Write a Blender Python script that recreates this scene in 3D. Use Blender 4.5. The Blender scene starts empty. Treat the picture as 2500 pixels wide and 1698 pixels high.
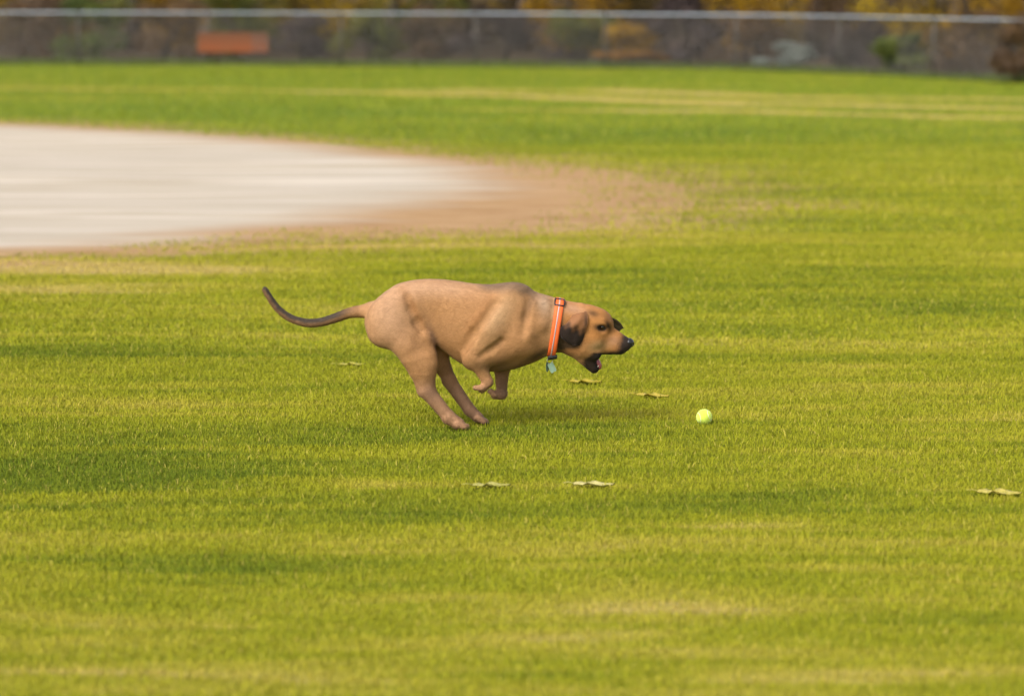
import bpy, math, random
import numpy as np
from mathutils import Vector, Matrix, Euler
R = math.radians
rng = np.random.default_rng(7)
random.seed(7)
sc = bpy.context.scene
C = sc.collection

# ------------------------------------------------------------------ camera, light, exposure
CAM_H = 1.96
PITCH = 7.417
LENS = 100.0
FPX = 2500 * LENS / 36.0
cam_d = bpy.data.cameras.new('camera')
cam = bpy.data.objects.new('camera', cam_d)
C.objects.link(cam)
cam_d.lens = LENS
cam_d.sensor_width = 36.0
cam_d.clip_start = 0.1
cam_d.clip_end = 3000
cam.location = (0, 0, CAM_H)
cam.rotation_euler = (R(90 - PITCH), 0, 0)
cam_d.dof.use_dof = True
cam_d.dof.focus_distance = 12.4
cam_d.dof.aperture_fstop = 2.0
sc.camera = cam

SUN_EL, SUN_AZ = 44.0, 222.0            # azimuth clockwise from +Y
w = bpy.data.worlds.new('World')
sc.world = w
w.use_nodes = True
nt = w.node_tree
nt.nodes.clear()
sky = nt.nodes.new('ShaderNodeTexSky')
sky.sky_type = 'NISHITA'
sky.sun_disc = False
sky.sun_elevation = R(SUN_EL)
sky.sun_rotation = R(SUN_AZ)
sky.dust_density = 3.0
sky.air_density = 1.0
hsv = nt.nodes.new('ShaderNodeHueSaturation')
hsv.inputs['Saturation'].default_value = 0.30     # thin overcast: a nearly white sky
bg = nt.nodes.new('ShaderNodeBackground')
bg.inputs['Strength'].default_value = 0.15
wo = nt.nodes.new('ShaderNodeOutputWorld')
nt.links.new(sky.outputs[0], hsv.inputs['Color'])
nt.links.new(hsv.outputs[0], bg.inputs[0])
nt.links.new(bg.outputs[0], wo.inputs[0])
sun_d = bpy.data.lights.new('sun', 'SUN')
sun_d.energy = 1.5
sun_d.angle = R(22)
sun_d.color = (1.0, 0.93, 0.82)
sun = bpy.data.objects.new('sun', sun_d)
C.objects.link(sun)
az = R(SUN_AZ)
sdir = Vector((math.sin(az) * math.cos(R(SUN_EL)), math.cos(az) * math.cos(R(SUN_EL)), math.sin(R(SUN_EL))))
sun.rotation_euler = sdir.to_track_quat('Z', 'Y').to_euler()
sun.location = sdir * 30
sc.view_settings.view_transform = 'Standard'
sc.view_settings.look = 'None'
sc.view_settings.exposure = 0.74
sc.view_settings.gamma = 1.0
sc.view_settings.use_curve_mapping = False

# ------------------------------------------------------------------ helpers
def gy(px, py):
    """ground point seen at photo pixel (2500 x 1698)"""
    a = math.atan((py - 849) / FPX) + R(PITCH)
    Y = CAM_H / math.tan(a)
    depth = Y * math.cos(R(PITCH)) + CAM_H * math.sin(R(PITCH))
    return (px - 1250) / FPX * depth, Y

def gya(P):
    return np.array([gy(*p) for p in P])

def tag(o, label=None, cat=None, group=None, kind=None):
    if label: o['label'] = label
    if cat: o['category'] = cat
    if group: o['group'] = group
    if kind: o['kind'] = kind
    return o

def empty(name, loc, rz=0):
    o = bpy.data.objects.new(name, None)
    o.empty_display_size = 0.1
    C.objects.link(o)
    o.location = loc
    o.rotation_euler = (0, 0, rz)
    return o

def link_mesh(name, me, mat=None, parent=None, loc=None):
    o = bpy.data.objects.new(name, me)
    C.objects.link(o)
    if mat is not None and len(me.materials) == 0:
        me.materials.append(mat)
    if parent: o.parent = parent
    if loc is not None: o.location = loc
    return o

def np_mesh(name, V, F, smooth=True, attrs=None, cols=None):
    """V (n,3); F (m,k) one face size"""
    me = bpy.data.meshes.new(name)
    V = np.asarray(V, dtype=np.float32)
    F = np.asarray(F, dtype=np.int32)
    m, k = F.shape
    me.vertices.add(len(V)); me.vertices.foreach_set('co', V.ravel())
    me.loops.add(m * k); me.loops.foreach_set('vertex_index', F.ravel())
    me.polygons.add(m)
    me.polygons.foreach_set('loop_start', np.arange(0, m * k, k, dtype=np.int32))
    me.polygons.foreach_set('loop_total', np.full(m, k, dtype=np.int32))
    me.polygons.foreach_set('use_smooth', np.full(m, smooth, dtype=bool))
    if attrs:
        for kk, a in attrs.items():
            at = me.attributes.new(kk, 'FLOAT', 'POINT')
            at.data.foreach_set('value', np.asarray(a, dtype=np.float32))
    if cols:
        for kk, a in cols.items():
            at = me.attributes.new(kk, 'FLOAT_COLOR', 'POINT')
            c = np.ones((len(V), 4), dtype=np.float32); c[:, :3] = a
            at.data.foreach_set('color', c.ravel())
    me.update(calc_edges=True)
    return me

class MB:
    def __init__(s): s.v = []; s.f = []
    def tube(s, pts, rad, n=8, cap=True):
        pts = [Vector(p) for p in pts]
        if not hasattr(rad, '__len__'): rad = [rad] * len(pts)
        b = len(s.v); ref = None
        for i, p in enumerate(pts):
            t = (pts[min(i + 1, len(pts) - 1)] - pts[max(i - 1, 0)]).normalized()
            if ref is None:
                ref = Vector((0, 0, 1)) if abs(t.z) < .9 else Vector((1, 0, 0))
            a = t.cross(ref).normalized(); c = a.cross(t).normalized(); ref = c
            for k in range(n):
                th = 2 * math.pi * k / n
                s.v.append(tuple(p + (a * math.cos(th) + c * math.sin(th)) * rad[i]))
        for i in range(len(pts) - 1):
            for k in range(n):
                k2 = (k + 1) % n
                s.f.append((b + i * n + k, b + i * n + k2, b + (i + 1) * n + k2, b + (i + 1) * n + k))
        if cap:
            s.f.append(tuple(b + k for k in range(n))[::-1])
            e = b + (len(pts) - 1) * n
            s.f.append(tuple(e + k for k in range(n)))
        return s
    def box(s, c, h, rot=None):
        b = len(s.v); c = Vector(c)
        for z in (-1, 1):
            for y in (-1, 1):
                for x in (-1, 1):
                    p = Vector((x * h[0], y * h[1], z * h[2]))
                    if rot is not None: p = rot @ p
                    s.v.append(tuple(c + p))
        for f in ((0, 2, 3, 1), (4, 5, 7, 6), (0, 1, 5, 4), (2, 6, 7, 3), (0, 4, 6, 2), (1, 3, 7, 5)):
            s.f.append(tuple(b + i for i in f))
        return s
    def build(s, name, mat, parent=None, smooth=True, bevel=0):
        me = bpy.data.meshes.new(name)
        me.from_pydata(s.v, [], s.f); me.update()
        me.polygons.foreach_set('use_smooth', [smooth] * len(me.polygons))
        o = link_mesh(name, me, mat, parent)
        if bevel:
            m = o.modifiers.new('bevel', 'BEVEL'); m.width = bevel; m.segments = 2
        return o

class NT:
    """tiny node wiring helper"""
    def __init__(s, name):
        s.m = bpy.data.materials.new(name); s.m.use_nodes = True
        s.t = s.m.node_tree; s.t.nodes.clear()
        s.out = s.n('ShaderNodeOutputMaterial')
    def n(s, kind, **kw):
        x = s.t.nodes.new(kind)
        for k, v in kw.items(): setattr(x, k, v)
        return x
    def l(s, a, b): s.t.links.new(a, b)
    def set(s, inp, v):
        if hasattr(v, 'links') or isinstance(v, bpy.types.NodeSocket): s.l(v, inp)
        else: inp.default_value = v
    def math(s, op, a, b=0.0, clamp=False):
        x = s.n('ShaderNodeMath', operation=op, use_clamp=clamp)
        s.set(x.inputs[0], a); s.set(x.inputs[1], b); return x.outputs[0]
    def mix(s, f, a, b, mode='MIX'):
        x = s.n('ShaderNodeMix', data_type='RGBA', blend_type=mode)
        s.set(x.inputs['Factor'], f)
        s.set(x.inputs[6], a if not isinstance(a, tuple) else (*a[:3], 1))
        s.set(x.inputs[7], b if not isinstance(b, tuple) else (*b[:3], 1))
        return x.outputs[2]
    def attr(s, name, kind='Fac'):
        x = s.n('ShaderNodeAttribute', attribute_name=name); return x.outputs[kind]
    def pos(s): return s.n('ShaderNodeNewGeometry').outputs['Position']
    def obj(s): return s.n('ShaderNodeTexCoord').outputs['Object']
    def noise(s, vec, scale, stretch=(1, 1, 1), detail=3, rough=.55, out='Fac', loc=(0, 0, 0)):
        m = s.n('ShaderNodeMapping'); s.l(vec, m.inputs[0])
        m.inputs['Scale'].default_value = stretch
        m.inputs['Location'].default_value = loc
        x = s.n('ShaderNodeTexNoise'); s.l(m.outputs[0], x.inputs['Vector'])
        x.inputs['Scale'].default_value = scale
        x.inputs['Detail'].default_value = detail
        x.inputs['Roughness'].default_value = rough
        return x.outputs[out]
    def ramp(s, f, a, b, lo=0.0, hi=1.0, smooth=True):
        x = s.n('ShaderNodeMapRange', interpolation_type='SMOOTHSTEP' if smooth else 'LINEAR')
        s.set(x.inputs[0], f)
        for i, v in enumerate((a, b, lo, hi)): x.inputs[i + 1].default_value = v
        return x.outputs[0]
    def bsdf(s, col, rough=.7, spec=.3, normal=None, **kw):
        b = s.n('ShaderNodeBsdfPrincipled')
        s.set(b.inputs['Base Color'], col if not isinstance(col, tuple) else (*col[:3], 1))
        s.set(b.inputs['Roughness'], rough)
        b.inputs['Specular IOR Level'].default_value = spec
        for k, v in kw.items(): s.set(b.inputs[k], v)
        if normal is not None: s.l(normal, b.inputs['Normal'])
        return b
    def bump(s, h, strength=.3, dist=.01):
        b = s.n('ShaderNodeBump'); s.l(h, b.inputs['Height'])
        b.inputs['Strength'].default_value = strength; b.inputs['Distance'].default_value = dist
        return b.outputs[0]
    def end(s, shader): s.l(shader, s.out.inputs[0]); return s.m

def simple(name, col, rough=.6, spec=.3, metal=0.0, var=.12, scale=30):
    t = NT(name)
    n = t.noise(t.obj(), scale)
    c = t.mix(n, tuple(x * (1 - var) for x in col), tuple(min(1, x * (1 + var)) for x in col))
    b = t.bsdf(c, rough, spec, Metallic=metal)
    return t.end(b.outputs[0])

# ------------------------------------------------------------------ where the field is worn, dry or lush
INF_OUT = gya([(-1400, 262), (-700, 277), (0, 299), (542, 326), (1007, 364), (1317, 388), (1590, 418), (1760, 462), (1770, 515),
               (1620, 562), (1317, 588), (1010, 596), (620, 603), (300, 618), (0, 640), (-400, 668), (-1100, 700)])
INF_IN = gya([(-1400, 268), (-700, 284), (0, 309), (300, 322), (542, 337), (830, 364), (1084, 402), (1190, 440), (1195, 462),
              (1110, 487), (900, 516), (697, 545), (310, 583), (0, 611), (-400, 640), (-1100, 675)])
# smooth the outlines
def chaikin(P, n=3):
    for _ in range(n):
        A = np.roll(P, -1, 0)
        P = np.stack([P * .75 + A * .25, P * .25 + A * .75], 1).reshape(-1, 2)
    return P
INF_OUT = chaikin(INF_OUT); INF_IN = chaikin(INF_IN)

def sdf_poly(X, Y, P):
    """signed distance, positive inside"""
    d = np.full(X.shape, 1e9, dtype=np.float32); ins = np.zeros(X.shape, bool)
    Q = np.roll(P, -1, 0)
    for (ax, ay), (bx, by) in zip(P, Q):
        ex, ey = bx - ax, by - ay
        wx, wy = X - ax, Y - ay
        h = np.clip((wx * ex + wy * ey) / (ex * ex + ey * ey + 1e-12), 0, 1)
        d = np.minimum(d, (wx - h * ex) ** 2 + (wy - h * ey) ** 2)
        c = ((ay > Y) != (by > Y)) & (X < ex * (Y - ay) / (by - ay + 1e-12) + ax)
        ins ^= c
    d = np.sqrt(d)
    return np.where(ins, d, -d)

def polydist(X, Y, P):
    d = np.full(X.shape, 1e9, dtype=np.float32)
    for (ax, ay), (bx, by) in zip(P[:-1], P[1:]):
        ex, ey = bx - ax, by - ay
        wx, wy = X - ax, Y - ay
        h = np.clip((wx * ex + wy * ey) / (ex * ex + ey * ey + 1e-12), 0, 1)
        d = np.minimum(d, (wx - h * ex) ** 2 + (wy - h * ey) ** 2)
    return np.sqrt(d)

STRIPS = [(gya([(-900, 212), (0, 218), (500, 219), (900, 226), (1250, 236), (1800, 254), (2500, 264), (3300, 280)]), .8, 1.5),
          (gya([(1000, 222), (1500, 222), (1900, 236), (2500, 245), (3300, 262)]), .7, 1.5),
          (gya([(900, 266), (1500, 268), (1900, 276), (2500, 289), (3300, 306)]), .45, 1.4)]
# (px, py, half width px, half height px, amount) : + dry straw patch, - lush dark patch
PATCH = [(1840, 1285, 170, 18, .8), (1320, 1360, 200, 16, .45), (60, 1255, 130, 14, .5), (150, 1405, 220, 14, .6),
         (880, 1195, 120, 14, .5), (900, 1640, 250, 22, .55), (300, 1550, 300, 35, .4), (1500, 1480, 350, 40, .45),
         (2050, 910, 120, 14, .4), (1700, 1590, 300, 30, .35), (2200, 1420, 200, 20, .3), (760, 1480, 200, 26, .3),
         (500, 662, 330, 14, 1.3), (60, 650, 330, 18, 1.4), (150, 705, 360, 12, .9), (1000, 605, 420, 10, .9), (1500, 560, 260, 18, .8), (1750, 640, 200, 14, .35), (700, 760, 300, 20, .25),
         (2300, 1060, 260, 16, .25), (450, 1000, 250, 14, .3), (60, 1070, 140, 12, .45), (2250, 1300, 160, 10, .4), (1000, 1450, 140, 18, .4),
         (150, 1140, 420, 55, -.95), (1200, 1000, 330, 16, -.3), (1300, 1560, 300, 26, .5), (350, 1640, 330, 26, .5), (2100, 1640, 330, 22, .5), (1100, 1290, 120, 12, .4), (450, 1370, 400, 40, -.85), (1950, 1215, 300, 22, -.8), (500, 960, 420, 24, -.4), (1150, 1070, 500, 22, -.5),
         (1650, 700, 500, 30, -.3), (2300, 740, 300, 30, -.35), (200, 860, 260, 40, -.3), (850, 1300, 260, 20, -.5), (2250, 1500, 300, 26, -.45),
         (1250, 1645, 250, 18, -.4), (1950, 450, 300, 28, -.35), (600, 270, 600, 18, -.45), (1500, 330, 700, 24, -.45), (1500, 1240, 200, 14, -.3)]
def field_attrs(X, Y):
    X = X.astype(np.float32); Y = Y.astype(np.float32)
    so = np.full(X.shape, -20., np.float32); si = so.copy()
    m = (np.abs(Y - 30) < 22) & (X < 10)
    so[m] = sdf_poly(X[m], Y[m], INF_OUT); si[m] = sdf_poly(X[m], Y[m], INF_IN)
    worn = np.zeros(X.shape, np.float32)
    for P, wd, amt in STRIPS:
        d = polydist(X, Y, P)
        wob = .75 + .35 * np.sin(X * .31 + amt * 9) * np.sin(X * .13 + 2)
        worn = np.maximum(worn, amt * wob * np.exp(-(d / (wd * (.8 + .3 * np.sin(X * .45)))) ** 2))
    # patches, measured on the ground in metres
    for px, py, hw, hh, amt in PATCH:
        x0, y0 = gy(px, py); xr, _ = gy(px + hw, py)
        _, ya = gy(px, py - hh); _, yb = gy(px, py + hh)
        d = ((X - x0) / (xr - x0)) ** 2 + ((Y - y0) / (abs(ya - yb) / 2)) ** 2
        worn += amt * np.exp(-d * .9)
    worn += .22 * np.clip((10.2 - Y) / 3.0, 0, 1)            # drier turf close to the camera
    return so, si, worn

# ------------------------------------------------------------------ materials for the field
def turf_colour(t, pos):
    """same colour rule for the soil sheet and the blades that grow on it"""
    worn = t.attr('worn')
    n1 = t.noise(pos, 1.0, (.20, 1.6, 1), 4, .6)
    n2 = t.noise(pos, 1.0, (.9, 6.5, 1), 4, .65, loc=(3, 7, 0))
    n3 = t.noise(pos, 1.0, (.10, .5, 1), 2, .5, loc=(9, 1, 0))
    v = t.math('ADD', t.math('MULTIPLY', t.math('SUBTRACT', n1, .5), 2.1), t.math('MULTIPLY', t.math('SUBTRACT', n2, .5), 1.9))
    v = t.math('ADD', v, t.math('MULTIPLY', t.math('SUBTRACT', n3, .5), .8))
    n4 = t.noise(pos, 1.0, (1.1, 15, 1), 3, .6, loc=(13, 5, 0))
    v = t.math('ADD', v, t.math('MULTIPLY', t.math('SUBTRACT', n4, .5), 1.5))
    v = t.math('ADD', v, .08)
    v = t.math('ADD', v, t.math('MULTIPLY', worn, .85))
    green = t.mix(t.ramp(v, -.75, .25), (.085, .118, .006), (.200, .208, .010))
    yel = t.mix(t.ramp(v, .1, .65), green, (.275, .245, .030))
    dry = t.mix(t.ramp(v, .55, 1.15), yel, (.37, .285, .10))
    far = t.n('ShaderNodeSeparateXYZ'); t.l(pos, far.inputs[0])
    # past the infield the mown outfield is a cooler green
    return t.mix(t.math('MULTIPLY', t.ramp(far.outputs[1], 24, 44, 0, .55), t.ramp(v, .7, .2)), dry, (.100, .170, .018))

def turf_soil():
    t = NT('turf_ground'); pos = t.pos()
    c = turf_colour(t, pos)
    so = t.attr('sdf_out'); si = t.attr('sdf_in')
    rag = t.math('MULTIPLY', t.math('SUBTRACT', t.noise(pos, 1.0, (.16, 1.0, 1), 5, .68, loc=(2, 2, 0)), .5), 5.5)
    edge = t.ramp(t.math('ADD', so, rag), -1.6, .6)
    fine = t.noise(pos, 1.0, (1.2, 7, 1), 5, .7)
    brown = t.mix(t.ramp(fine, .35, .65), (.31, .170, .080), (.43, .27, .145))
    c = t.mix(t.math('MULTIPLY', edge, .95), c, brown)
    rag2 = t.math('MULTIPLY', t.math('SUBTRACT', t.noise(pos, 1.0, (.16, 1.1, 1), 5, .65, loc=(5, 3, 0)), .5), 3.4)
    core = t.ramp(t.math('ADD', si, rag2), -.7, 1.0)
    st = t.noise(pos, 1.0, (.35, 3.2, 1), 6, .65, loc=(1, 8, 0))
    st2 = t.noise(pos, 1.0, (.10, .55, 1), 3, .5, loc=(1, 8, 0))
    pale = t.mix(t.ramp(st, .36, .64), (.39, .325, .24), (.56, .49, .41))
    pale = t.mix(t.ramp(st2, .4, .6, 0, .6), pale, (.43, .37, .30))
    c = t.mix(core, c, pale)
    gr = t.noise(pos, 90, (1, 1, 1), 3, .7)
    b = t.bsdf(c, .95, .1, t.bump(gr, .5, .01))
    return t.end(b.outputs[0])

def blade_mat():
    t = NT('grass_blade'); pos = t.pos()
    c = turf_colour(t, pos)
    rv = t.attr('tone')
    c = t.mix(t.ramp(rv, 0, 1, 0, .2), c, t.mix(rv, (.14, .19, .010), (.34, .33, .04)))
    c = t.mix(t.ramp(rv, .93, .97, 0, .5, False), c, (.42, .33, .11))       # the odd straw blade
    c = t.mix(1.0, c, (1.60, 1.56, 1.15), 'MULTIPLY')
    gn = t.n('ShaderNodeNewGeometry').outputs['Normal']
    nm = t.n('ShaderNodeVectorMath', operation='MULTIPLY_ADD'); t.l(gn, nm.inputs[0])
    nm.inputs[1].default_value = (.45, .45, .45); nm.inputs[2].default_value = (0, 0, .8)
    nn_ = t.n('ShaderNodeVectorMath', operation='NORMALIZE'); t.l(nm.outputs[0], nn_.inputs[0])
    b = t.bsdf(c, .7, .15, nn_.outputs[0])
    tr = t.n('ShaderNodeBsdfTranslucent'); t.l(c, tr.inputs[0])
    mx = t.n('ShaderNodeMixShader'); mx.inputs[0].default_value = .25
    t.l(b.outputs[0], mx.inputs[1]); t.l(tr.outputs[0], mx.inputs[2])
    return t.end(mx.outputs[0])

# ------------------------------------------------------------------ ground sheet
def lines(*seg):
    out = []
    for a, b, st in seg: out += list(np.arange(a, b, st))
    return np.array(out)
xs = lines((-900, -100, 100), (-100, -24, 4), (-24, 20, .25), (20, 100, 4), (100, 901, 100))
ys = lines((-200, -20, 30), (-20, 4, 4), (4, 17, .12), (17, 70, .22), (70, 110, 5), (110, 1500, 100))
GX, GY = np.meshgrid(xs, ys)
so, si, worn = field_attrs(GX.ravel(), GY.ravel())
def undul(X, Y):
    return (0.012 * np.sin(X * .9 + 1) * np.sin(Y * .7) + .006 * np.sin(X * 2.3) * np.cos(Y * 1.9 + 2)).astype(np.float32) * (np.abs(Y) < 75)
GZ = undul(GX, GY)
V = np.stack([GX.ravel(), GY.ravel(), GZ.ravel()], 1)
ny, nx = GX.shape
I = np.arange(ny * nx).reshape(ny, nx)
F = np.stack([I[:-1, :-1], I[:-1, 1:], I[1:, 1:], I[1:, :-1]], -1).reshape(-1, 4)
ground_mat = turf_soil()
# the bare infield is its own piece of the setting: take its faces out of the lawn sheet
fs = so[F].mean(1) > 0.0
def sub(V, F, attrs):
    u, inv = np.unique(F, return_inverse=True)
    return V[u], inv.reshape(F.shape), {k: a[u] for k, a in attrs.items()}
A = dict(sdf_out=so, sdf_in=si, worn=worn)
for nm, FF in (('grass_field', F[~fs]), ('infield_dirt', F[fs])):
    v_, f_, a_ = sub(V, FF, A)
    g = link_mesh(nm, np_mesh(nm, v_, f_, True, a_), ground_mat)
    tag(g, kind='structure')

# ------------------------------------------------------------------ grass blades
def scatter(y0, y1, dens, margin, hw_slope=.185):
    n = int((y1 - y0) * (2 * hw_slope * y1 + 2 * margin) * dens)
    y = rng.uniform(y0, y1, n); x = rng.uniform(-1, 1, n) * (hw_slope * y1 + margin)
    k = np.abs(x) < hw_slope * y + margin
    return x[k], y[k]
def blades(x, y, h, wd):
    n = len(x)
    so, si, wn = field_attrs(x, y)
    keep = (so < .25) | (rng.random(n) < np.clip(.55 - so * .35, 0, 1) * (si < -.3))
    patchy = np.sin(x * 1.1 + 3 * np.sin(y * .9)) * np.sin(y * 2.1 + x * .3)
    keep &= (so < -.3) | (patchy + rng.normal(0, .3, n) > -.4)
    x, y, wn, so, si = x[keep], y[keep], wn[keep], so[keep], si[keep]; n = len(x)
    hh = h * rng.uniform(.55, 1.25, n) * np.where(rng.random(n) < .02, 1.9, 1) * (1 - .25 * np.clip(wn, 0, 1))
    th = rng.uniform(0, 2 * np.pi, n)
    ln = hh * rng.uniform(.1, .9, n); ld = rng.uniform(0, 2 * np.pi, n)
    ww = wd * rng.uniform(.7, 1.3, n)
    z0 = undul(x, y)
    cx, sx = np.cos(th) * ww / 2, np.sin(th) * ww / 2
    lx, ly = np.cos(ld) * ln, np.sin(ld) * ln
    Vv = np.zeros((n, 5, 3), np.float32)
    for i, (sg, f, tp) in enumerate(((-1, 0, 1), (1, 0, 1), (-1, .55, .8), (1, .55, .8), (0, 1, 0))):
        Vv[:, i, 0] = x + sg * cx * tp + lx * f * f
        Vv[:, i, 1] = y + sg * sx * tp + ly * f * f
        Vv[:, i, 2] = z0 - .003 * (f == 0) + hh * (f if f < 1 else .92)
    tone = np.repeat(rng.random(n).astype(np.float32), 5)
    b = np.arange(n)[:, None] * 5
    Ff = np.concatenate([b + [0, 1, 3], b + [0, 3, 2], b + [2, 3, 4]], 0)
    return Vv.reshape(-1, 3), Ff, np.repeat(wn, 5), tone
parts = []
for y0, y1, dn, mg, h, wd in ((6.8, 10.5, 7000, .7, .021, .0042), (10.5, 15, 7500, .8, .021, .0042), (15, 22, 2500, 1.2, .023, .007),
                              (22, 34, 620, 1.5, .028, .012), (34, 62, 150, 2, .030, .022)):
    x, y = scatter(y0, y1, dn, mg)
    parts.append(blades(x, y, h, wd))
off = 0; Vs, Fs, Ws, Ts = [], [], [], []
for v, f, wn, tn in parts:
    Vs.append(v); Fs.append(f + off); Ws.append(wn); Ts.append(tn); off += len(v)
me = np_mesh('lawn_grass', np.concatenate(Vs), np.concatenate(Fs), False, dict(worn=np.concatenate(Ws), tone=np.concatenate(Ts)))
lawn = link_mesh('lawn_grass', me, blade_mat())
tag(lawn, 'short yellow green mown turf grass covering the field', 'grass', kind='stuff')
print('grass tris', len(me.polygons))

# ------------------------------------------------------------------ chain-link fence
FENCE_H = 1.17
fpx = [(-1100, 150), (0, 157), (1250, 164), (1800, 172), (1960, 177), (2500, 203), (3300, 243)]
FP = gya(fpx)
m_galv = simple('galvanised_steel', (.42, .48, .56), .5, .5, .1)
m_wire = simple('fence_wire', (.20, .19, .18), .6, .3, .1)
m_post = simple('weathered_post', (.085, .078, .070), .8, .2, 0, .4, 12)
fence = empty('chain_link_fence', (FP[2][0], FP[2][1], 0))
tag(fence, 'low grey chain link fence with a pale top rail along the far field edge', 'fence')
fl = np.array(fence.location)
def resample(P, step):
    d = np.concatenate([[0], np.cumsum(np.linalg.norm(np.diff(P, axis=0), axis=1))])
    s = np.arange(0, d[-1], step)
    return np.stack([np.interp(s, d, P[:, 0]), np.interp(s, d, P[:, 1])], 1)
fine = resample(FP, .05)
# gentle bend rather than a corner
kk = np.ones(31) / 31
pad = np.pad(fine, ((15, 15), (0, 0)), 'edge')
fine = np.stack([np.convolve(pad[:, 0], kk, 'valid'), np.convolve(pad[:, 1], kk, 'valid')], 1)
rail = MB()
rail.tube([(p[0] - fl[0], p[1] - fl[1], FENCE_H) for p in fine[::20]], .015, 8)
rail.build('top_rail', m_galv, fence)
pm = None
for i in range(18, len(fine), 61):
    x, y = fine[i] - fl[:2]
    mb = MB()
    mb.tube([(0, 0, -.05), (0, 0, FENCE_H - .03)], .024, 8)
    mb.tube([(0, 0, FENCE_H - .06), (0, 0, FENCE_H + .03), (0, 0, FENCE_H + .045)], [.03, .03, .012], 8)
    if pm is None:
        o = mb.build('post', m_post, fence); pm = o.data
    else:
        o = bpy.data.objects.new('post', pm); C.objects.link(o); o.parent = fence
    o.location = (x, y, 0)
wv, wf = [], []
n = len(fine); up = 22
r = .0022
for sgn in (1, -1):
    for i in range(0, n - up - 1):
        i0, i1 = (i, i + up) if sgn > 0 else (i + up, i)
        a = fine[i0] - fl[:2]; b = fine[i1] - fl[:2]
        z0, z1 = .05, FENCE_H - .02
        bb = len(wv); oy = .003 * sgn
        for (px_, py_), z in ((a, z0), (b, z1)):
            wv += [(px_ - r, py_ + oy, z), (px_ + r, py_ + oy, z), (px_, py_ + oy + r, z)]
        for k in range(3):
            k2 = (k + 1) % 3
            wf.append((bb + k, bb + k2, bb + 3 + k2, bb + 3 + k))
o = link_mesh('wire_mesh', np_mesh('wire_mesh', np.array(wv), np.array(wf), True), m_wire, fence)
tag(o, kind='stuff')
tw = MB().tube([(p[0] - fl[0], p[1] - fl[1], .045) for p in fine[::30]], .004, 5)
tw.build('tension_wire', m_wire, fence)

# ------------------------------------------------------------------ floor of the wood beyond the fence
def litter_mat():
    t = NT('leaf_litter'); pos = t.pos()
    n = t.noise(pos, 1.0, (.35, .9, 1), 5, .65); n2 = t.noise(pos, 9, (1, 1, 1), 4, .7)
    c = t.mix(t.ramp(n, .3, .7), (.035, .026, .018), (.085, .055, .026))
    c = t.mix(t.ramp(n2, .60, .78, 0, .6), c, (.22, .12, .03))
    b = t.bsdf(c, .95, .1, t.bump(n2, .8, .06))
    return t.end(b.outputs[0])
lx = np.concatenate([[-600, -200, -60], np.arange(-40, 41, 1.0), [60, 200, 600]])
lt = np.array([.5, 1.5, 3, 5, 8, 12, 18, 26, 40, 80, 200, 900])
fx, fy_ = fine[:, 0], fine[:, 1]
LX, LT = np.meshgrid(lx, lt)
LY = np.interp(LX, fx, fy_) + LT
LZ = .02 + .05 * np.clip(LT - .5, 0, 5) * (0.6 + .4 * np.sin(LX * .8 + LT)) * .5 + np.clip(LT - 12, 0, 60) * .01
LZ[0] = .004
I = np.arange(LX.size).reshape(LX.shape)
F = np.stack([I[:-1, :-1], I[:-1, 1:], I[1:, 1:], I[1:, :-1]], -1).reshape(-1, 4)
g = link_mesh('woodland_floor', np_mesh('woodland_floor', np.stack([LX.ravel(), LY.ravel(), LZ.ravel()], 1), F), litter_mat())
tag(g, kind='structure')
def floor_z(x, t): return .03 + .03 * min(max(t - .5, 0), 5) + max(t - 12, 0) * .01

# unmown grass along the foot of the fence
idx = rng.integers(0, len(fine), 26000)
x = fine[idx, 0] + rng.normal(0, .12, len(idx)); y = fine[idx, 1] + rng.uniform(-.35, 1.2, len(idx))
n = len(x); hh = rng.uniform(.05, .17, n); th = rng.uniform(0, np.pi, n); wd = .012
ld = rng.uniform(0, 2 * np.pi, n); ln = hh * .5
Vv = np.zeros((n, 3, 3), np.float32)
Vv[:, 0] = np.stack([x - np.cos(th) * wd, y - np.sin(th) * wd, x * 0], 1)
Vv[:, 1] = np.stack([x + np.cos(th) * wd, y + np.sin(th) * wd, x * 0], 1)
Vv[:, 2] = np.stack([x + np.cos(ld) * ln, y + np.sin(ld) * ln, hh], 1)
o = link_mesh('long_grass', np_mesh('long_grass', Vv.reshape(-1, 3), np.arange(3 * n).reshape(-1, 3), False),
              simple('long_grass', (.095, .125, .022), .7, .2, var=.5, scale=1.2))
tag(o, 'strip of taller dark green grass growing along the foot of the fence', 'grass', kind='stuff')

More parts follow.
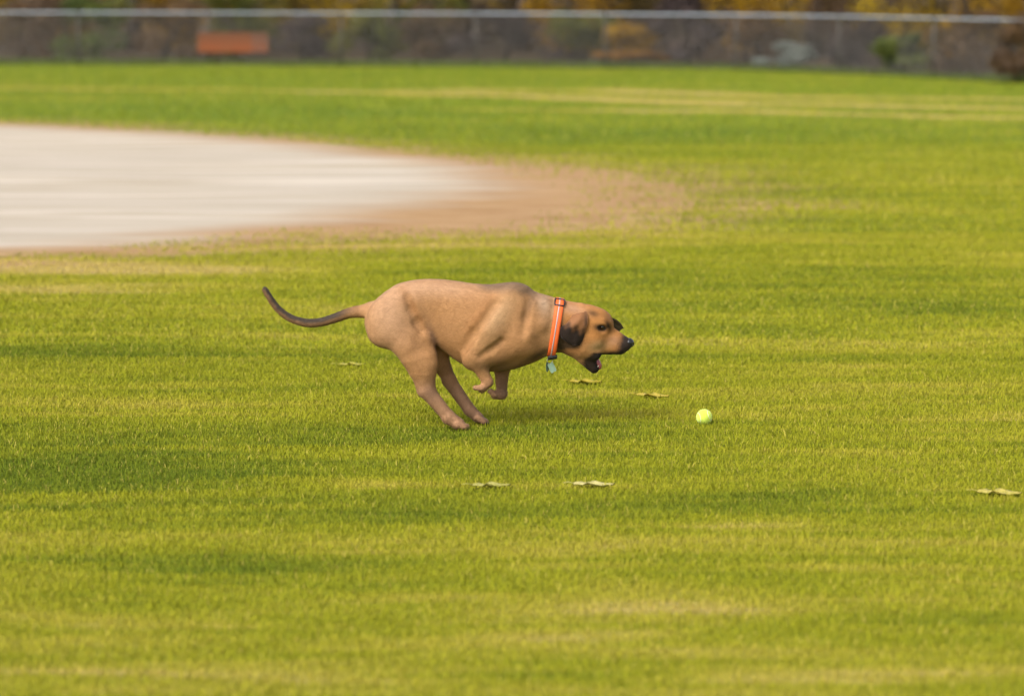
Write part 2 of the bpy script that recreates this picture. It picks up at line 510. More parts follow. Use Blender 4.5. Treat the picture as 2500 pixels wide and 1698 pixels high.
# ------------------------------------------------------------------ shrubs and trees
def leaf_mat(name, c1, c2, c3):
    t = NT(name)
    tone = t.attr('tone')
    c = t.mix(t.ramp(tone, 0, .5), c1, c2)
    c = t.mix(t.ramp(tone, .55, 1), c, c3)
    b = t.bsdf(c, .65, .2)
    tr = t.n('ShaderNodeBsdfTranslucent'); t.l(c, tr.inputs[0])
    mx = t.n('ShaderNodeMixShader'); mx.inputs[0].default_value = .3
    t.l(b.outputs[0], mx.inputs[1]); t.l(tr.outputs[0], mx.inputs[2])
    return t.end(mx.outputs[0])
LM = dict(
    ochre=leaf_mat('ochre_leaves', (.11, .06, .008), (.30, .16, .008), (.45, .27, .012)),
    gold=leaf_mat('gold_leaves', (.16, .10, .006), (.36, .23, .006), (.52, .36, .012)),
    orange=leaf_mat('orange_leaves', (.14, .065, .012), (.26, .12, .015), (.36, .18, .03)),
    olive=leaf_mat('olive_leaves', (.045, .055, .012), (.10, .11, .018), (.20, .17, .03)),
    green=leaf_mat('green_leaves', (.040, .060, .016), (.09, .12, .025), (.17, .18, .04)),
    brown=leaf_mat('brown_leaves', (.060, .040, .026), (.13, .080, .045), (.22, .13, .06)),
    plum=leaf_mat('plum_leaves', (.045, .034, .036), (.085, .062, .060), (.14, .095, .07)),
    grey=leaf_mat('grey_green_leaves', (.10, .115, .10), (.19, .22, .19), (.28, .31, .27)))
def bark_mat():
    t = NT('bark'); o = t.obj()
    n = t.noise(o, 14, (1, 1, .18), 5, .7)
    c = t.mix(n, (.035, .026, .020), (.13, .10, .08))
    b = t.bsdf(c, .9, .1, t.bump(n, .9, .03))
    return t.end(b.outputs[0])
m_bark = bark_mat()
def leaf_cloud(n, rx, ry, z0, z1, size, lobes=9, core=.35):
    """leaf sized faces gathered in uneven clumps"""
    cen = np.stack([rng.normal(0, rx * .45, lobes), rng.normal(0, ry * .45, lobes), rng.uniform(z0 + (z1 - z0) * .08, z1 - (z1 - z0) * .18, lobes)], 1)
    rad = rng.uniform(.28, .55, lobes)
    ci = rng.integers(0, lobes, n)
    d = rng.normal(0, 1, (n, 3)); d /= np.linalg.norm(d, axis=1)[:, None]
    rr = rng.uniform(core, 1, n) ** .5
    P = cen[ci] + d * rr[:, None] * rad[ci][:, None] * np.array([rx, ry, (z1 - z0) * .5])
    P[:, 2] = np.clip(P[:, 2], z0 + rng.uniform(0, .1, n), None)
    a = rng.normal(0, 1, (n, 3)); a /= np.linalg.norm(a, axis=1)[:, None]
    b = np.cross(a, d); b /= np.linalg.norm(b, axis=1)[:, None] + 1e-6
    s = size * rng.uniform(.6, 1.4, n)[:, None]
    Vv = np.stack([P - a * s, P - b * s * .45 + a * s * .1, P + a * s, P + b * s * .45 + a * s * .1], 1).astype(np.float32)
    tone = np.clip(rng.normal(.5, .2, n) + (rng.random(lobes)[ci] - .5) * .6, 0, 1)
    return Vv.reshape(-1, 3), np.arange(4 * n).reshape(-1, 4), np.repeat(tone, 4)
def wx_at(px, Y):                      # world x seen at photo column px at distance Y
    return (px - 1250) / FPX * (Y * math.cos(R(PITCH)) + CAM_H * math.sin(R(PITCH)))
def shrub(px, back, wdt, hgt, kind, label, n=2600, low=.02, group='autumn shrubs beyond the fence'):
    Y = float(np.interp(wx_at(px, 62), fx, fy_)) + back
    x = wx_at(px, Y); z = floor_z(x, back)
    r_ = empty('shrub', (x, Y, z))
    tag(r_, label, 'shrub', group)
    v, f, tn = leaf_cloud(n, wdt, wdt * .7, low, hgt, .05, lobes=12)
    link_mesh('foliage', np_mesh('foliage', v, f, False, dict(tone=tn)), LM[kind], r_)
    mb = MB()
    for k in range(7):
        a = rng.uniform(0, 6.28); l = wdt * rng.uniform(.2, .8)
        mb.tube([(0.03 * math.cos(a), .03 * math.sin(a), -.08), (l * .35 * math.cos(a), l * .3 * math.sin(a), hgt * .4),
                 (l * math.cos(a), l * .7 * math.sin(a), hgt * rng.uniform(.7, .92))], [.02, .014, .005], 5)
    mb.build('stem', m_bark, r_)
    return r_
SH = [
 (-250, 2.5, 1.3, 1.9, 'brown', 'brown leafless-looking shrub beyond the left end of the fence'),
 (60, 2.2, .9, 1.6, 'brown', 'brown shrub beyond the fence at the far left of the field'),
 (225, 2.0, .9, 1.5, 'green', 'dark green shrub beyond the fence left of the orange board'),
 (400, 2.6, 1.0, 1.35, 'brown', 'reddish brown shrub beyond the fence just left of the orange board'),
 (570, 3.4, 1.0, 1.9, 'olive', 'olive shrub standing behind the orange board on the fence'),
 (740, 2.2, .9, 1.2, 'plum', 'dull plum brown shrub beyond the fence just right of the orange board'),
 (800, 5.5, 1.1, 2.6, 'gold', 'tall golden yellow shrub rising above the rail right of the orange board'),
 (905, 2.2, .8, 1.2, 'olive', 'low olive shrub beyond the fence in front of the golden shrub'),
 (1060, 3.0, 1.0, 1.25, 'brown', 'brown olive shrub beyond the fence above the sloping tip of the infield'),
 (1040, 6.0, 1.2, 2.4, 'olive', 'tall olive shrub rising above the rail near the middle'),
 (1230, 2.3, 1.0, 1.3, 'plum', 'dark slate plum shrub beyond the fence above the head of the dog'),
 (1420, 2.8, .9, 1.2, 'olive', 'olive ochre shrub beyond the middle of the fence'),
 (1380, 5.8, 1.2, 2.4, 'ochre', 'tall ochre shrub rising above the rail near the middle'),
 (1540, 2.4, .9, .95, 'ochre', 'low yellow brown shrub beyond the fence left of the dark gap'),
 (1540, 1.3, .75, .34, 'orange', 'small orange shrub close behind the foot of the fence'),
 (1680, 2.6, .9, 1.3, 'plum', 'dark purple brown shrub in the gap beyond the fence'),
 (1820, 2.8, .9, 1.3, 'brown', 'greyish brown shrub beyond the bend of the fence'),
 (1850, 6.0, 1.3, 2.5, 'ochre', 'tall orange ochre shrub rising above the rail at the bend of the fence'),
 (1930, 1.4, .75, .55, 'grey', 'low pale blue green shrub close behind the bend of the fence'),
 (2060, 2.6, .9, 1.3, 'plum', 'purple brown shrub beyond the fence right of the pale low shrub'),
 (2210, 2.0, .8, .85, 'green', 'rounded green shrub beyond the right part of the fence'),
 (2190, 5.5, 1.2, 2.5, 'gold', 'tall golden shrub rising above the rail behind the rounded green one'),
 (2340, 2.6, .9, 1.35, 'brown', 'dark brown shrub beyond the fence near the right edge'),
 (2440, 5.0, 1.3, 2.5, 'ochre', 'tall ochre shrub rising above the rail at the right edge'),
 (2520, 2.6, .8, 1.2, 'brown', 'low brown shrub beyond the right end of the fence'),
 (2720, 2.6, 1.2, 1.8, 'brown', 'brown shrub beyond the fence past the right edge'),
 (460, 6.0, 1.3, 2.3, 'ochre', 'tall ochre brown shrub rising above the rail over the orange board'),
 (150, 6.0, 1.3, 2.3, 'brown', 'tall dark brown shrub rising above the rail at the left'),
 (620, 7.0, 1.2, 2.4, 'olive', 'tall dark olive shrub rising above the rail right of the ochre brown one'),
 (1640, 7.0, 1.1, 2.4, 'plum', 'tall dark shrub rising above the rail between two ochre ones'),
 (2050, 8.0, 1.1, 2.4, 'brown', 'tall brown shrub rising above the rail between ochre and golden ones'),
]
for s in SH: shrub(*s)
def tree(px, back, hgt, r0, kind, label):
    Y = float(np.interp(wx_at(px, 62), fx, fy_)) + back
    x = wx_at(px, Y); z = floor_z(x, back)
    t_ = empty('tree', (x, Y, z))
    tag(t_, label, 'tree', 'trees of the wood beyond the fence')
    mb = MB()
    lean = rng.normal(0, .25, 2)
    pts = [(lean[0] * (k / 6) ** 2 + rng.normal(0, .04), lean[1] * (k / 6) ** 2, -.1 + hgt * .8 * k / 6) for k in range(7)]
    mb.tube(pts, [r0 * 1.5] + [r0 * (1 - .13 * k) for k in range(1, 7)], 9)
    for k in range(9):
        a = rng.uniform(0, 6.28); i = rng.integers(2, 6); p = pts[i]; l = hgt * rng.uniform(.14, .28)
        mb.tube([p, (p[0] + l * .5 * math.cos(a), p[1] + l * .5 * math.sin(a), p[2] + l * .35), (p[0] + l * math.cos(a), p[1] + l * math.sin(a), p[2] + l * .9)],
                [r0 * .4, r0 * .22, r0 * .06], 5)
    mb.build('trunk', m_bark, t_)
    v, f, tn = leaf_cloud(3600, hgt * .27, hgt * .27, hgt * .28, hgt, .12, lobes=16)
    link_mesh('crown', np_mesh('crown', v, f, False, dict(tone=tn)), LM[kind], t_)
TR = [(-150, 9, 9, .16, 'ochre', 'dark trunk of an ochre leaved tree beyond the left end of the fence'),
      (330, 8, 10, .17, 'gold', 'dark tree trunk beyond the fence left of the orange board'),
      (960, 9, 11, .19, 'ochre', 'dark tree trunk beyond the fence above the rump of the dog'),
      (1280, 8, 10, .20, 'olive', 'dark tree trunk beyond the middle of the fence'),
      (1660, 7, 11, .22, 'ochre', 'thick dark tree trunk in the purple gap beyond the fence'),
      (1990, 9.5, 10, .16, 'gold', 'dark tree trunk just right of the bend of the fence'),
      (2330, 7.5, 11, .2, 'gold', 'dark tree trunk beyond the right part of the fence'),
      (2650, 9, 10, .17, 'ochre', 'dark tree trunk beyond the fence past the right edge'),
      (560, 14, 12, .2, 'brown', 'tree trunk deep in the wood behind the orange board'),
      (1130, 15, 12, .2, 'gold', 'tree trunk deep in the wood left of the middle'),
      (1480, 14, 12, .18, 'ochre', 'tree trunk deep in the wood right of the middle'),
      (2180, 15, 12, .2, 'ochre', 'tree trunk deep in the wood towards the right')]
for a in TR: tree(*a)
# brambles and thicket that fill the wood behind, too dense to count
v, f, tn = [], [], []
o_ = 0
for k in range(60):
    xx = rng.uniform(-17, 16); bk = rng.uniform(9, 24)
    vv, ff, tt = leaf_cloud(900, 1.6, 1.2, 0, rng.uniform(1.6, 3.2), .075, lobes=6)
    vv = vv + np.array([xx * (1 + bk / 62), np.interp(xx, fx, fy_) + bk, floor_z(xx, bk)], np.float32)
    v.append(vv); f.append(ff + o_); tn.append(np.clip(tt * .6 + rng.uniform(-.2, .5), 0, 1)); o_ += len(vv)
o = link_mesh('thicket', np_mesh('thicket', np.concatenate(v), np.concatenate(f), False, dict(tone=np.concatenate(tn))),
              leaf_mat('thicket_leaves', (.055, .040, .020), (.15, .10, .022), (.36, .23, .02)))
tag(o, 'dense brown and ochre thicket filling the wood far behind the fence', 'thicket', kind='stuff')

# ------------------------------------------------------------------ orange board on the fence
Yb = float(np.interp(wx_at(569, 62), fx, fy_)) - .035
xb0, xb1 = wx_at(484, Yb), wx_at(655, Yb)
ub = math.cos(R(PITCH))
def z_at(py, Y):
    a = math.atan((py - 849) / FPX) + R(PITCH)
    return CAM_H - Y * math.tan(a)
zb0, zb1 = z_at(128, Yb), z_at(80, Yb)
def board_mat():
    t = NT('faded_orange_board'); o = t.obj()
    n = t.noise(o, 3, (1, 1, 3), 4, .6)
    s = t.n('ShaderNodeSeparateXYZ'); t.l(o, s.inputs[0])
    c = t.mix(t.ramp(s.outputs[2], -.2, .2), (.24, .068, .026), (.15, .058, .03))     # duller and darker towards the top
    c = t.mix(t.ramp(n, .35, .7, 0, .35), c, (.17, .08, .04))
    b = t.bsdf(c, .7, .2); return t.end(b.outputs[0])
sign = empty('sign_board', ((xb0 + xb1) / 2, Yb, (zb0 + zb1) / 2))
tag(sign, 'faded orange rectangular board hung on the far fence at the left', 'sign')
hw, hh_ = (xb1 - xb0) / 2, (zb1 - zb0) / 2
MB().box((0, 0, 0), (hw, .006, hh_)).build('panel', board_mat(), sign, False, .003)
for sx in (-1, 1):
    for sz in (-1, 1):
        MB().tube([(sx * (hw - .04), -.012, sz * (hh_ - .035)), (sx * (hw - .04), .03, sz * (hh_ - .035))], .008, 6).build('cable_tie', m_wire, sign)

# ------------------------------------------------------------------ fallen leaves
def leaf_obj(px, py, L, W_, rz, col, label, curl=.3):
    x, y = gy(px, py)
    m = simple('dry_leaf', col, .6, .3, var=.25, scale=40)
    vs, fs = [], []
    n = 19
    for i in range(n):
        u = i / (n - 1); wd = W_ * (math.sin(math.pi * u ** .8) ** .8 * (.72 + .28 * math.cos(u * 26)) + .04)
        for j, s in enumerate((-1, -.5, 0, .5, 1)):
            z = .010 * abs(s) ** 2 * (.6 + .4 * math.sin(u * 9 + s * 2)) + .006 * math.sin(u * 5 + 1) * u + .003 * math.sin(u * 17 + s * 5)
            vs.append(((u - .5) * L, s * wd / 2, z))
    for i in range(n - 1):
        for j in range(4):
            a = i * 5 + j; fs.append((a, a + 1, a + 6, a + 5))
    r_ = empty('fallen_leaf', (x, y, .014 + float(undul(np.array([x]), np.array([y]))[0])), rz)
    tag(r_, label, 'leaf', 'fallen leaves on the grass')
    mb = MB(); mb.v = vs; mb.f = fs
    o = mb.build('blade', m, r_)
    sm = o.modifiers.new('solid', 'SOLIDIFY'); sm.thickness = .0012
    MB().tube([(-L * .5, 0, .006), (-L * .5 - .02, .004, .010), (-L * .5 - .04, .01, .006)], [.0016, .0013, .001], 5).build('stalk', m, r_)
Y1, Y2 = (.66, .52, .16), (.62, .44, .10)
leaf_obj(1430, 935, .16, .10, .1, (.40, .31, .03), 'yellow fallen leaf on the grass below the open mouth of the dog')
leaf_obj(1595, 972, .16, .08, -.15, (.46, .35, .05), 'straw coloured fallen leaf just above and left of the tennis ball')
leaf_obj(1200, 1199, .15, .07, .2, (.36, .33, .09), 'pale narrow fallen leaf on the grass below the hind paws of the dog')
leaf_obj(1450, 1195, .16, .07, .05, (.50, .44, .17), 'pale cream fallen leaf on the grass below and left of the tennis ball')
leaf_obj(2440, 1217, .17, .10, -.1, (.48, .40, .09), 'pale yellow fallen leaf by the right edge of the grass')
leaf_obj(860, 897, .14, .08, .3, (.36, .32, .05), 'yellow green fallen leaf on the grass below the root of the tail')

# ------------------------------------------------------------------ tennis ball
S = FPX / (12.33 * math.cos(R(PITCH)) + CAM_H * math.sin(R(PITCH)))     # photo pixels per metre at the dog
def felt():
    t = NT('felt'); o = t.obj()
    n = t.noise(o, 160, (1, 1, 1), 3, .7)
    c = t.mix(n, (.52, .66, .055), (.68, .80, .12))
    b = t.bsdf(c, .9, .1, t.bump(n, .7, .002))
    b.inputs['Sheen Weight'].default_value = .5
    return t.end(b.outputs[0])
RB = .0345
bx, by = gy(1719, 1042)
ball = empty('tennis_ball', (bx, by, .0))
tag(ball, 'bright yellow green tennis ball bouncing on the grass ahead of the dog', 'ball')
import bmesh
bm = bmesh.new(); bmesh.ops.create_icosphere(bm, subdivisions=5, radius=RB)
rotb = Euler((R(60), R(25), R(-20))).to_matrix()
def seam(t_, r_):
    a, b = .75, .25
    p = Vector((a * math.cos(t_) + b * math.cos(3 * t_), a * math.sin(t_) - b * math.sin(3 * t_), 2 * math.sqrt(a * b) * math.sin(2 * t_)))
    return rotb @ (p.normalized() * r_)
sp = [seam(2 * math.pi * k / 160, 1) for k in range(160)]
SPN = np.array([tuple(p) for p in sp])
for v_ in bm.verts:
    d = v_.co.normalized()
    dm = np.max(SPN @ np.array(d)); ang = math.acos(min(1, dm))
    v_.co = d * (RB + .0007 * (1 if ang > .07 else -1) + random.uniform(-.0003, .0003))
for f_ in bm.faces: f_.smooth = True
me = bpy.data.meshes.new('felt_cover'); bm.to_mesh(me); bm.free()
link_mesh('felt_cover', me, felt(), ball, (0, 0, RB + .010))
nf = 9000
d_ = rng.normal(0, 1, (nf, 3)); d_ /= np.linalg.norm(d_, axis=1)[:, None]
d_ = d_[np.arccos(np.clip((d_ @ SPN.T).max(1), -1, 1)) > .075]; nf = len(d_)
t_ = np.cross(d_, rng.normal(0, 1, (nf, 3))); t_ /= np.linalg.norm(t_, axis=1)[:, None]
c0 = np.array([0, 0, RB + .010])
fv = np.stack([c0 + d_ * RB - t_ * .0002, c0 + d_ * RB + t_ * .0002, c0 + d_ * (RB + rng.uniform(.0012, .003, (nf, 1))) + np.cross(d_, t_) * rng.normal(0, .0012, (nf, 1))], 1)
o = link_mesh('felt_fuzz', np_mesh('felt_fuzz', fv.reshape(-1, 3), np.arange(3 * nf).reshape(-1, 3), False), me.materials[0], ball)
tag(o, kind='stuff')
pts = [seam(2 * math.pi * k / 120, RB) for k in range(121)]
o = MB().tube(pts, .0013, 6, False).build('seam', simple('seam_rubber', (.72, .72, .55), .6), ball)
o.location = (0, 0, RB + .010)

# ------------------------------------------------------------------ the dog
# modelled in photo-pixel units in the dog's own plane (x forward, y away from the viewer, z up), then scaled to metres
GX0, GY0 = 1210.0, 1047.0
TY = 0.159
def D(px, py, dy=0.0):
    return np.array([px - GX0, dy, (GY0 - py) - dy * TY])
VOX = 2.0
lo = np.array([-575., -82., -3.]); hi = np.array([345., 82., 385.])
nxv, nyv, nzv = [int((hi[i] - lo[i]) / VOX) + 1 for i in range(3)]
ax = [lo[i] + VOX * np.arange(n_) for i, n_ in zip(range(3), (nxv, nyv, nzv))]
FLD = np.full((nxv, nyv, nzv), 60.0, np.float32)
def region(a, b, pad):
    s = []
    for i, n_ in zip(range(3), (nxv, nyv, nzv)):
        i0 = max(0, int((a[i] - pad - lo[i]) / VOX)); i1 = min(n_, int((b[i] + pad - lo[i]) / VOX) + 2)
        s.append(slice(i0, i1))
    P = np.meshgrid(ax[0][s[0]], ax[1][s[1]], ax[2][s[2]], indexing='ij')
    return tuple(s), [p.astype(np.float32) for p in P]
def smin(a, b, k):
    h = np.clip(.5 + .5 * (b - a) / k, 0, 1)
    return b * (1 - h) + a * h - k * h * (1 - h)
def put(s, d, k):
    FLD[s] = smin(FLD[s], d.astype(np.float32), k)
def cut(s, d, k):
    FLD[s] = -smin(-FLD[s], d.astype(np.float32), k)
def cone(a, b, ra, rb, ky=1.0, k=14):
    a = np.array(a, float); b = np.array(b, float); rm = max(ra, rb)
    s, (X, Y, Z) = region(np.minimum(a, b), np.maximum(a, b), rm * 1.05 + 56)
    ba = b - a; L2 = ba @ ba
    h = np.clip(((X - a[0]) * ba[0] + (Y - a[1]) * ba[1] + (Z - a[2]) * ba[2]) / L2, 0, 1)
    d = np.sqrt((X - a[0] - h * ba[0]) ** 2 + ((Y - a[1] - h * ba[1]) / ky) ** 2 + (Z - a[2] - h * ba[2]) ** 2) - (ra + (rb - ra) * h)
    put(s, d * min(1, ky), k)
def ell(c, r, rot=0.0, k=14, neg=False):
    c = np.array(c, float); rm = max(r)
    s, (X, Y, Z) = region(c, c, rm + 56)
    ca, sa = math.cos(rot), math.sin(rot)
    x = X - c[0]; z = Z - c[2]
    xr, zr = x * ca + z * sa, -x * sa + z * ca
    q = np.sqrt((xr / r[0]) ** 2 + ((Y - c[1]) / r[1]) ** 2 + (zr / r[2]) ** 2)
    d = (q - 1) * min(r)
    (cut if neg else put)(s, -d if False else d, k)
def groove(path, rad, k=12):
    """a soft furrow along the near and far flank; the path follows the skin"""
    for sd in (-1, 1):
        pts = []
        for (px, py) in path:
            ysc = np.arange(0, 80, 1.0)
            z_ = GY0 - py
            dd = [FLD[int(round((px - GX0 - lo[0]) / VOX)), int(round((sd * yy - lo[1]) / VOX)) if abs(sd * yy) < 80 else 0, int(round((z_ + (-yy if sd < 0 else -yy) * -TY - lo[2]) / VOX))] for yy in ysc]
            kk_ = np.argwhere(np.array(dd) > 0)
            y_ = ysc[kk_[0, 0]] if len(kk_) else 60
            pts.append(np.array([px - GX0, sd * (y_ + rad * .45), z_ + y_ * TY]))
        for a, b in zip(pts[:-1], pts[1:]):
            s, (X, Y, Z) = region(np.minimum(a, b), np.maximum(a, b), rad + 50)
            ba = b - a
            h = np.clip(((X - a[0]) * ba[0] + (Y - a[1]) * ba[1] + (Z - a[2]) * ba[2]) / (ba @ ba), 0, 1)
            d = np.sqrt((X - a[0] - h * ba[0]) ** 2 + (Y - a[1] - h * ba[1]) ** 2 + (Z - a[2] - h * ba[2]) ** 2) - rad
            cut(s, d, k)
# torso and neck: one loft through measured sections (photo column, top, bottom, half width)
T = np.array([(898, 762, 795, 14), (906, 746, 802, 26), (920, 728, 812, 36), (940, 710, 818, 45), (972, 689, 820, 50), (1010, 680, 822, 52), (1044, 677, 828, 50),
              (1080, 678, 850, 50), (1116, 682, 876, 54), (1150, 688, 894, 60), (1194, 691, 903, 64), (1230, 692, 901, 63), (1256, 692, 896, 60),
              (1287, 703, 886, 56), (1313, 711, 873, 51), (1349, 721, 859, 45), (1380, 729, 850, 41), (1405, 735, 842, 34), (1420, 742, 836, 22)], float)
s, (X, Y, Z) = region(np.array([-312 - 10, -70, 120]), np.array([215, 70, 372]), 16)
px_ = X + GX0
xs_ = T[:, 0]
def sm_interp(x, xp, fp):          # smoothed linear interpolation
    return (np.interp(x - 9, xp, fp) + 2 * np.interp(x, xp, fp) + np.interp(x + 9, xp, fp)) / 4
xi = ax[0][s[0]] + GX0
top = sm_interp(xi, xs_, GY0 - T[:, 1])[:, None, None]; bot = sm_interp(xi, xs_, GY0 - T[:, 2])[:, None, None]; wd_ = sm_interp(xi, xs_, T[:, 3])[:, None, None]
cz = (top * .55 + bot * .45)
hz = np.where(Z > cz, top - cz, cz - bot)
q = np.sqrt((np.abs(Z - cz) / hz) ** 2.15 + (np.abs(Y) / wd_) ** 2.15)
d = (q - 1) * np.minimum(hz, wd_)
d = np.maximum(d, 898 - px_); d = np.maximum(d, px_ - 1418)
put(s, d, 4)
# hindquarters
N, FR = -1, 1
cone(D(946, 772, -26), D(1012, 838, -36), 44, 42, .72, 16)
ell(D(950, 800, -28), (50, 30, 46), .3, 14)
cone(D(1012, 838, -36), D(1034, 885, -38), 45, 36, .72, 12)
cone(D(1028, 872, -38), D(1046, 948, -40), 40, 19, .75, 10)
cone(D(1018, 915, -40), D(1030, 950, -40), 6, 10, .9, 8)            # tendon to the point of the hock
cone(D(1044, 950, -40), D(1096, 1014, -41), 18.5, 15, .9, 8)
cone(D(1096, 1015, -41), D(1120, 1031, -41), 15.5, 15, 1.0, 8)
for j, oy in enumerate((-13, -4.5, 4.5, 13)):                          # toes
    cone(D(1118, 1032, -41 + oy), D(1137 + (3 if abs(oy) < 6 else -2), 1038, -41 + oy), 8.5, 7, 1, 3)
cone(D(985, 780, 24), D(1060, 850, 34), 42, 33, .7, 14)
cone(D(1060, 850, 34), D(1098, 922, 36), 30, 14, .75, 10)
cone(D(1096, 924, 36), D(1146, 996, 37), 17, 14, .9, 8)
cone(D(1146, 996, 37), D(1168, 1016, 37), 12.5, 13, 1.0, 8)
for oy in (-12, -4, 4, 12):
    cone(D(1168, 1016, 37 + oy), D(1184 + (3 if abs(oy) < 6 else -2), 1026, 37 + oy), 8, 6.5, 1, 3)
# shoulder and forelegs, folded under the chest
cone(D(1250, 722, -26), D(1272, 812, -40), 24, 34, .62, 16)
cone(D(1270, 822, -42), D(1168, 872, -44), 34, 25, .6, 14)
ell(D(1290, 838, 0), (36, 44, 34), 0, 16)
cone(D(1160, 874, -46), D(1148, 880, -47), 17, 13, .8, 10)             # point of the elbow
cone(D(1164, 876, -46), D(1192, 928, -46), 19, 12, .85, 9)
cone(D(1192, 930, -46), D(1178, 946, -46), 12.5, 10, .9, 5)
for oy in (-9, 0, 9):
    cone(D(1178, 944, -46 + oy), D(1163, 943, -46 + oy), 7.5, 6, 1, 3)
cone(D(1262, 830, 40), D(1226, 880, 42), 32, 24, .6, 12)
cone(D(1226, 882, 42), D(1225, 955, 43), 19, 12, .9, 9)
cone(D(1225, 957, 43), D(1210, 960, 43), 14, 10.5, .95, 5)
for oy in (-9, 0, 9):
    cone(D(1210, 959, 43 + oy), D(1198, 950, 43 + oy), 7.5, 6, 1, 3)
cone(D(1242, 728, -40), D(1196, 800, -58), 15, 22, .6, 22)             # muscle over the shoulder blade
cone(D(1196, 800, -56), D(1160, 862, -54), 22, 20, .6, 22)
ell(D(1256, 698, 0), (26, 20, 9), 0, 18)                                # withers
ell(D(1050, 790, -62), (34, 14, 60), R(-10), 22, neg=True)              # hollow between ribs and thigh
cone(D(1302, 738, -42), D(1290, 810, -58), 5, 6, .6, 14)                # fold where neck meets shoulder
cone(D(1330, 742, -32), D(1322, 790, -48), 8, 8, .6, 16)
groove([(1000, 722), (1010, 752), (1024, 784), (1034, 802)], 6, 15)      # fold in front of the thigh
groove([(1212, 738), (1186, 776), (1158, 812), (1134, 848)], 7, 16)      # behind the shoulder muscle
groove([(1292, 730), (1286, 770), (1278, 812)], 4, 16)                   # front of the shoulder
groove([(1226, 830), (1200, 852), (1176, 868)], 2.5, 15)
# tail
TP = [(920, 754, 24), (895, 755, 15.5), (858, 759, 11), (827, 770, 9.8), (791, 781, 9), (755, 784, 8.4), (714, 772, 7.4), (683, 748, 6.2), (662, 718, 5.2), (652, 700, 4.2)]
def spline(P, m=4):
    P = np.array(P, float); Q = [P[0]]
    for i in range(len(P) - 1):
        p0, p1, p2, p3 = P[max(i - 1, 0)], P[i], P[i + 1], P[min(i + 2, len(P) - 1)]
        for f in np.linspace(1 / m, 1, m):
            Q.append(.5 * ((2 * p1) + (-p0 + p2) * f + (2 * p0 - 5 * p1 + 4 * p2 - p3) * f * f + (-p0 + 3 * p1 - 3 * p2 + p3) * f ** 3))
    return Q
TP = spline(TP)
for (a0, b0, r0), (a1, b1, r1) in zip(TP[:-1], TP[1:]):
    cone(D(a0, b0, 0), D(a1, b1, 0), r0, r1, 1, 5)
# head
ell(D(1432, 788), (62, 41, 49), R(-16), 12)                             # skull
ell(D(1462, 782), (32, 34, 30), R(-30), 10)                             # forehead
ell(D(1418, 822), (42, 39, 40), 0, 12)                                  # cheeks
ell(D(1400, 838), (36, 33, 28), R(-20), 12)                             # throat latch
cone(D(1474, 822), D(1516, 834), 27, 19, .82, 10)                       # muzzle
cone(D(1466, 840), D(1512, 846), 21, 15, 1.05, 9)                       # flews
ell(D(1500, 812), (26, 11, 11), R(-30), 8)                              # bridge of the nose
ell(D(1527, 836), (14, 13, 15), 0, 6)
for sd in (-1, 1):
    ell(D(1475, 775, 22 * sd) + np.array([0, 0, 22 * sd * TY]), (15, 10, 8), R(-35), 6)       # brow ridge
    ell(D(1440, 822, 30 * sd) + np.array([0, 0, 30 * sd * TY]), (26, 12, 20), R(-20), 14)       # cheek muscle
    ell(D(1470, 795, 33 * sd) + np.array([0, 0, 33 * sd * TY]), (13, 8, 8), R(-20), 6, neg=True)   # eye socket
cone(D(1418, 856), D(1449, 895), 22, 12, 1.15, 8)                       # lower jaw, wide open
cone(D(1440, 866), D(1453, 892), 13, 8, 1.4, 6)
cone(D(1424, 846, -22), D(1452, 862, -20), 20, 13, .8, 12)
cone(D(1424, 846, 22), D(1452, 862, 20), 20, 13, .8, 12)          # jowls
s2, (X, Y, Z) = region(D(1462, 868) - 6, D(1480, 905) + 6, 18)
# hollow of the mouth between the jaws
ell(D(1472, 880), (16, 17, 13), R(-60), 4, neg=True)

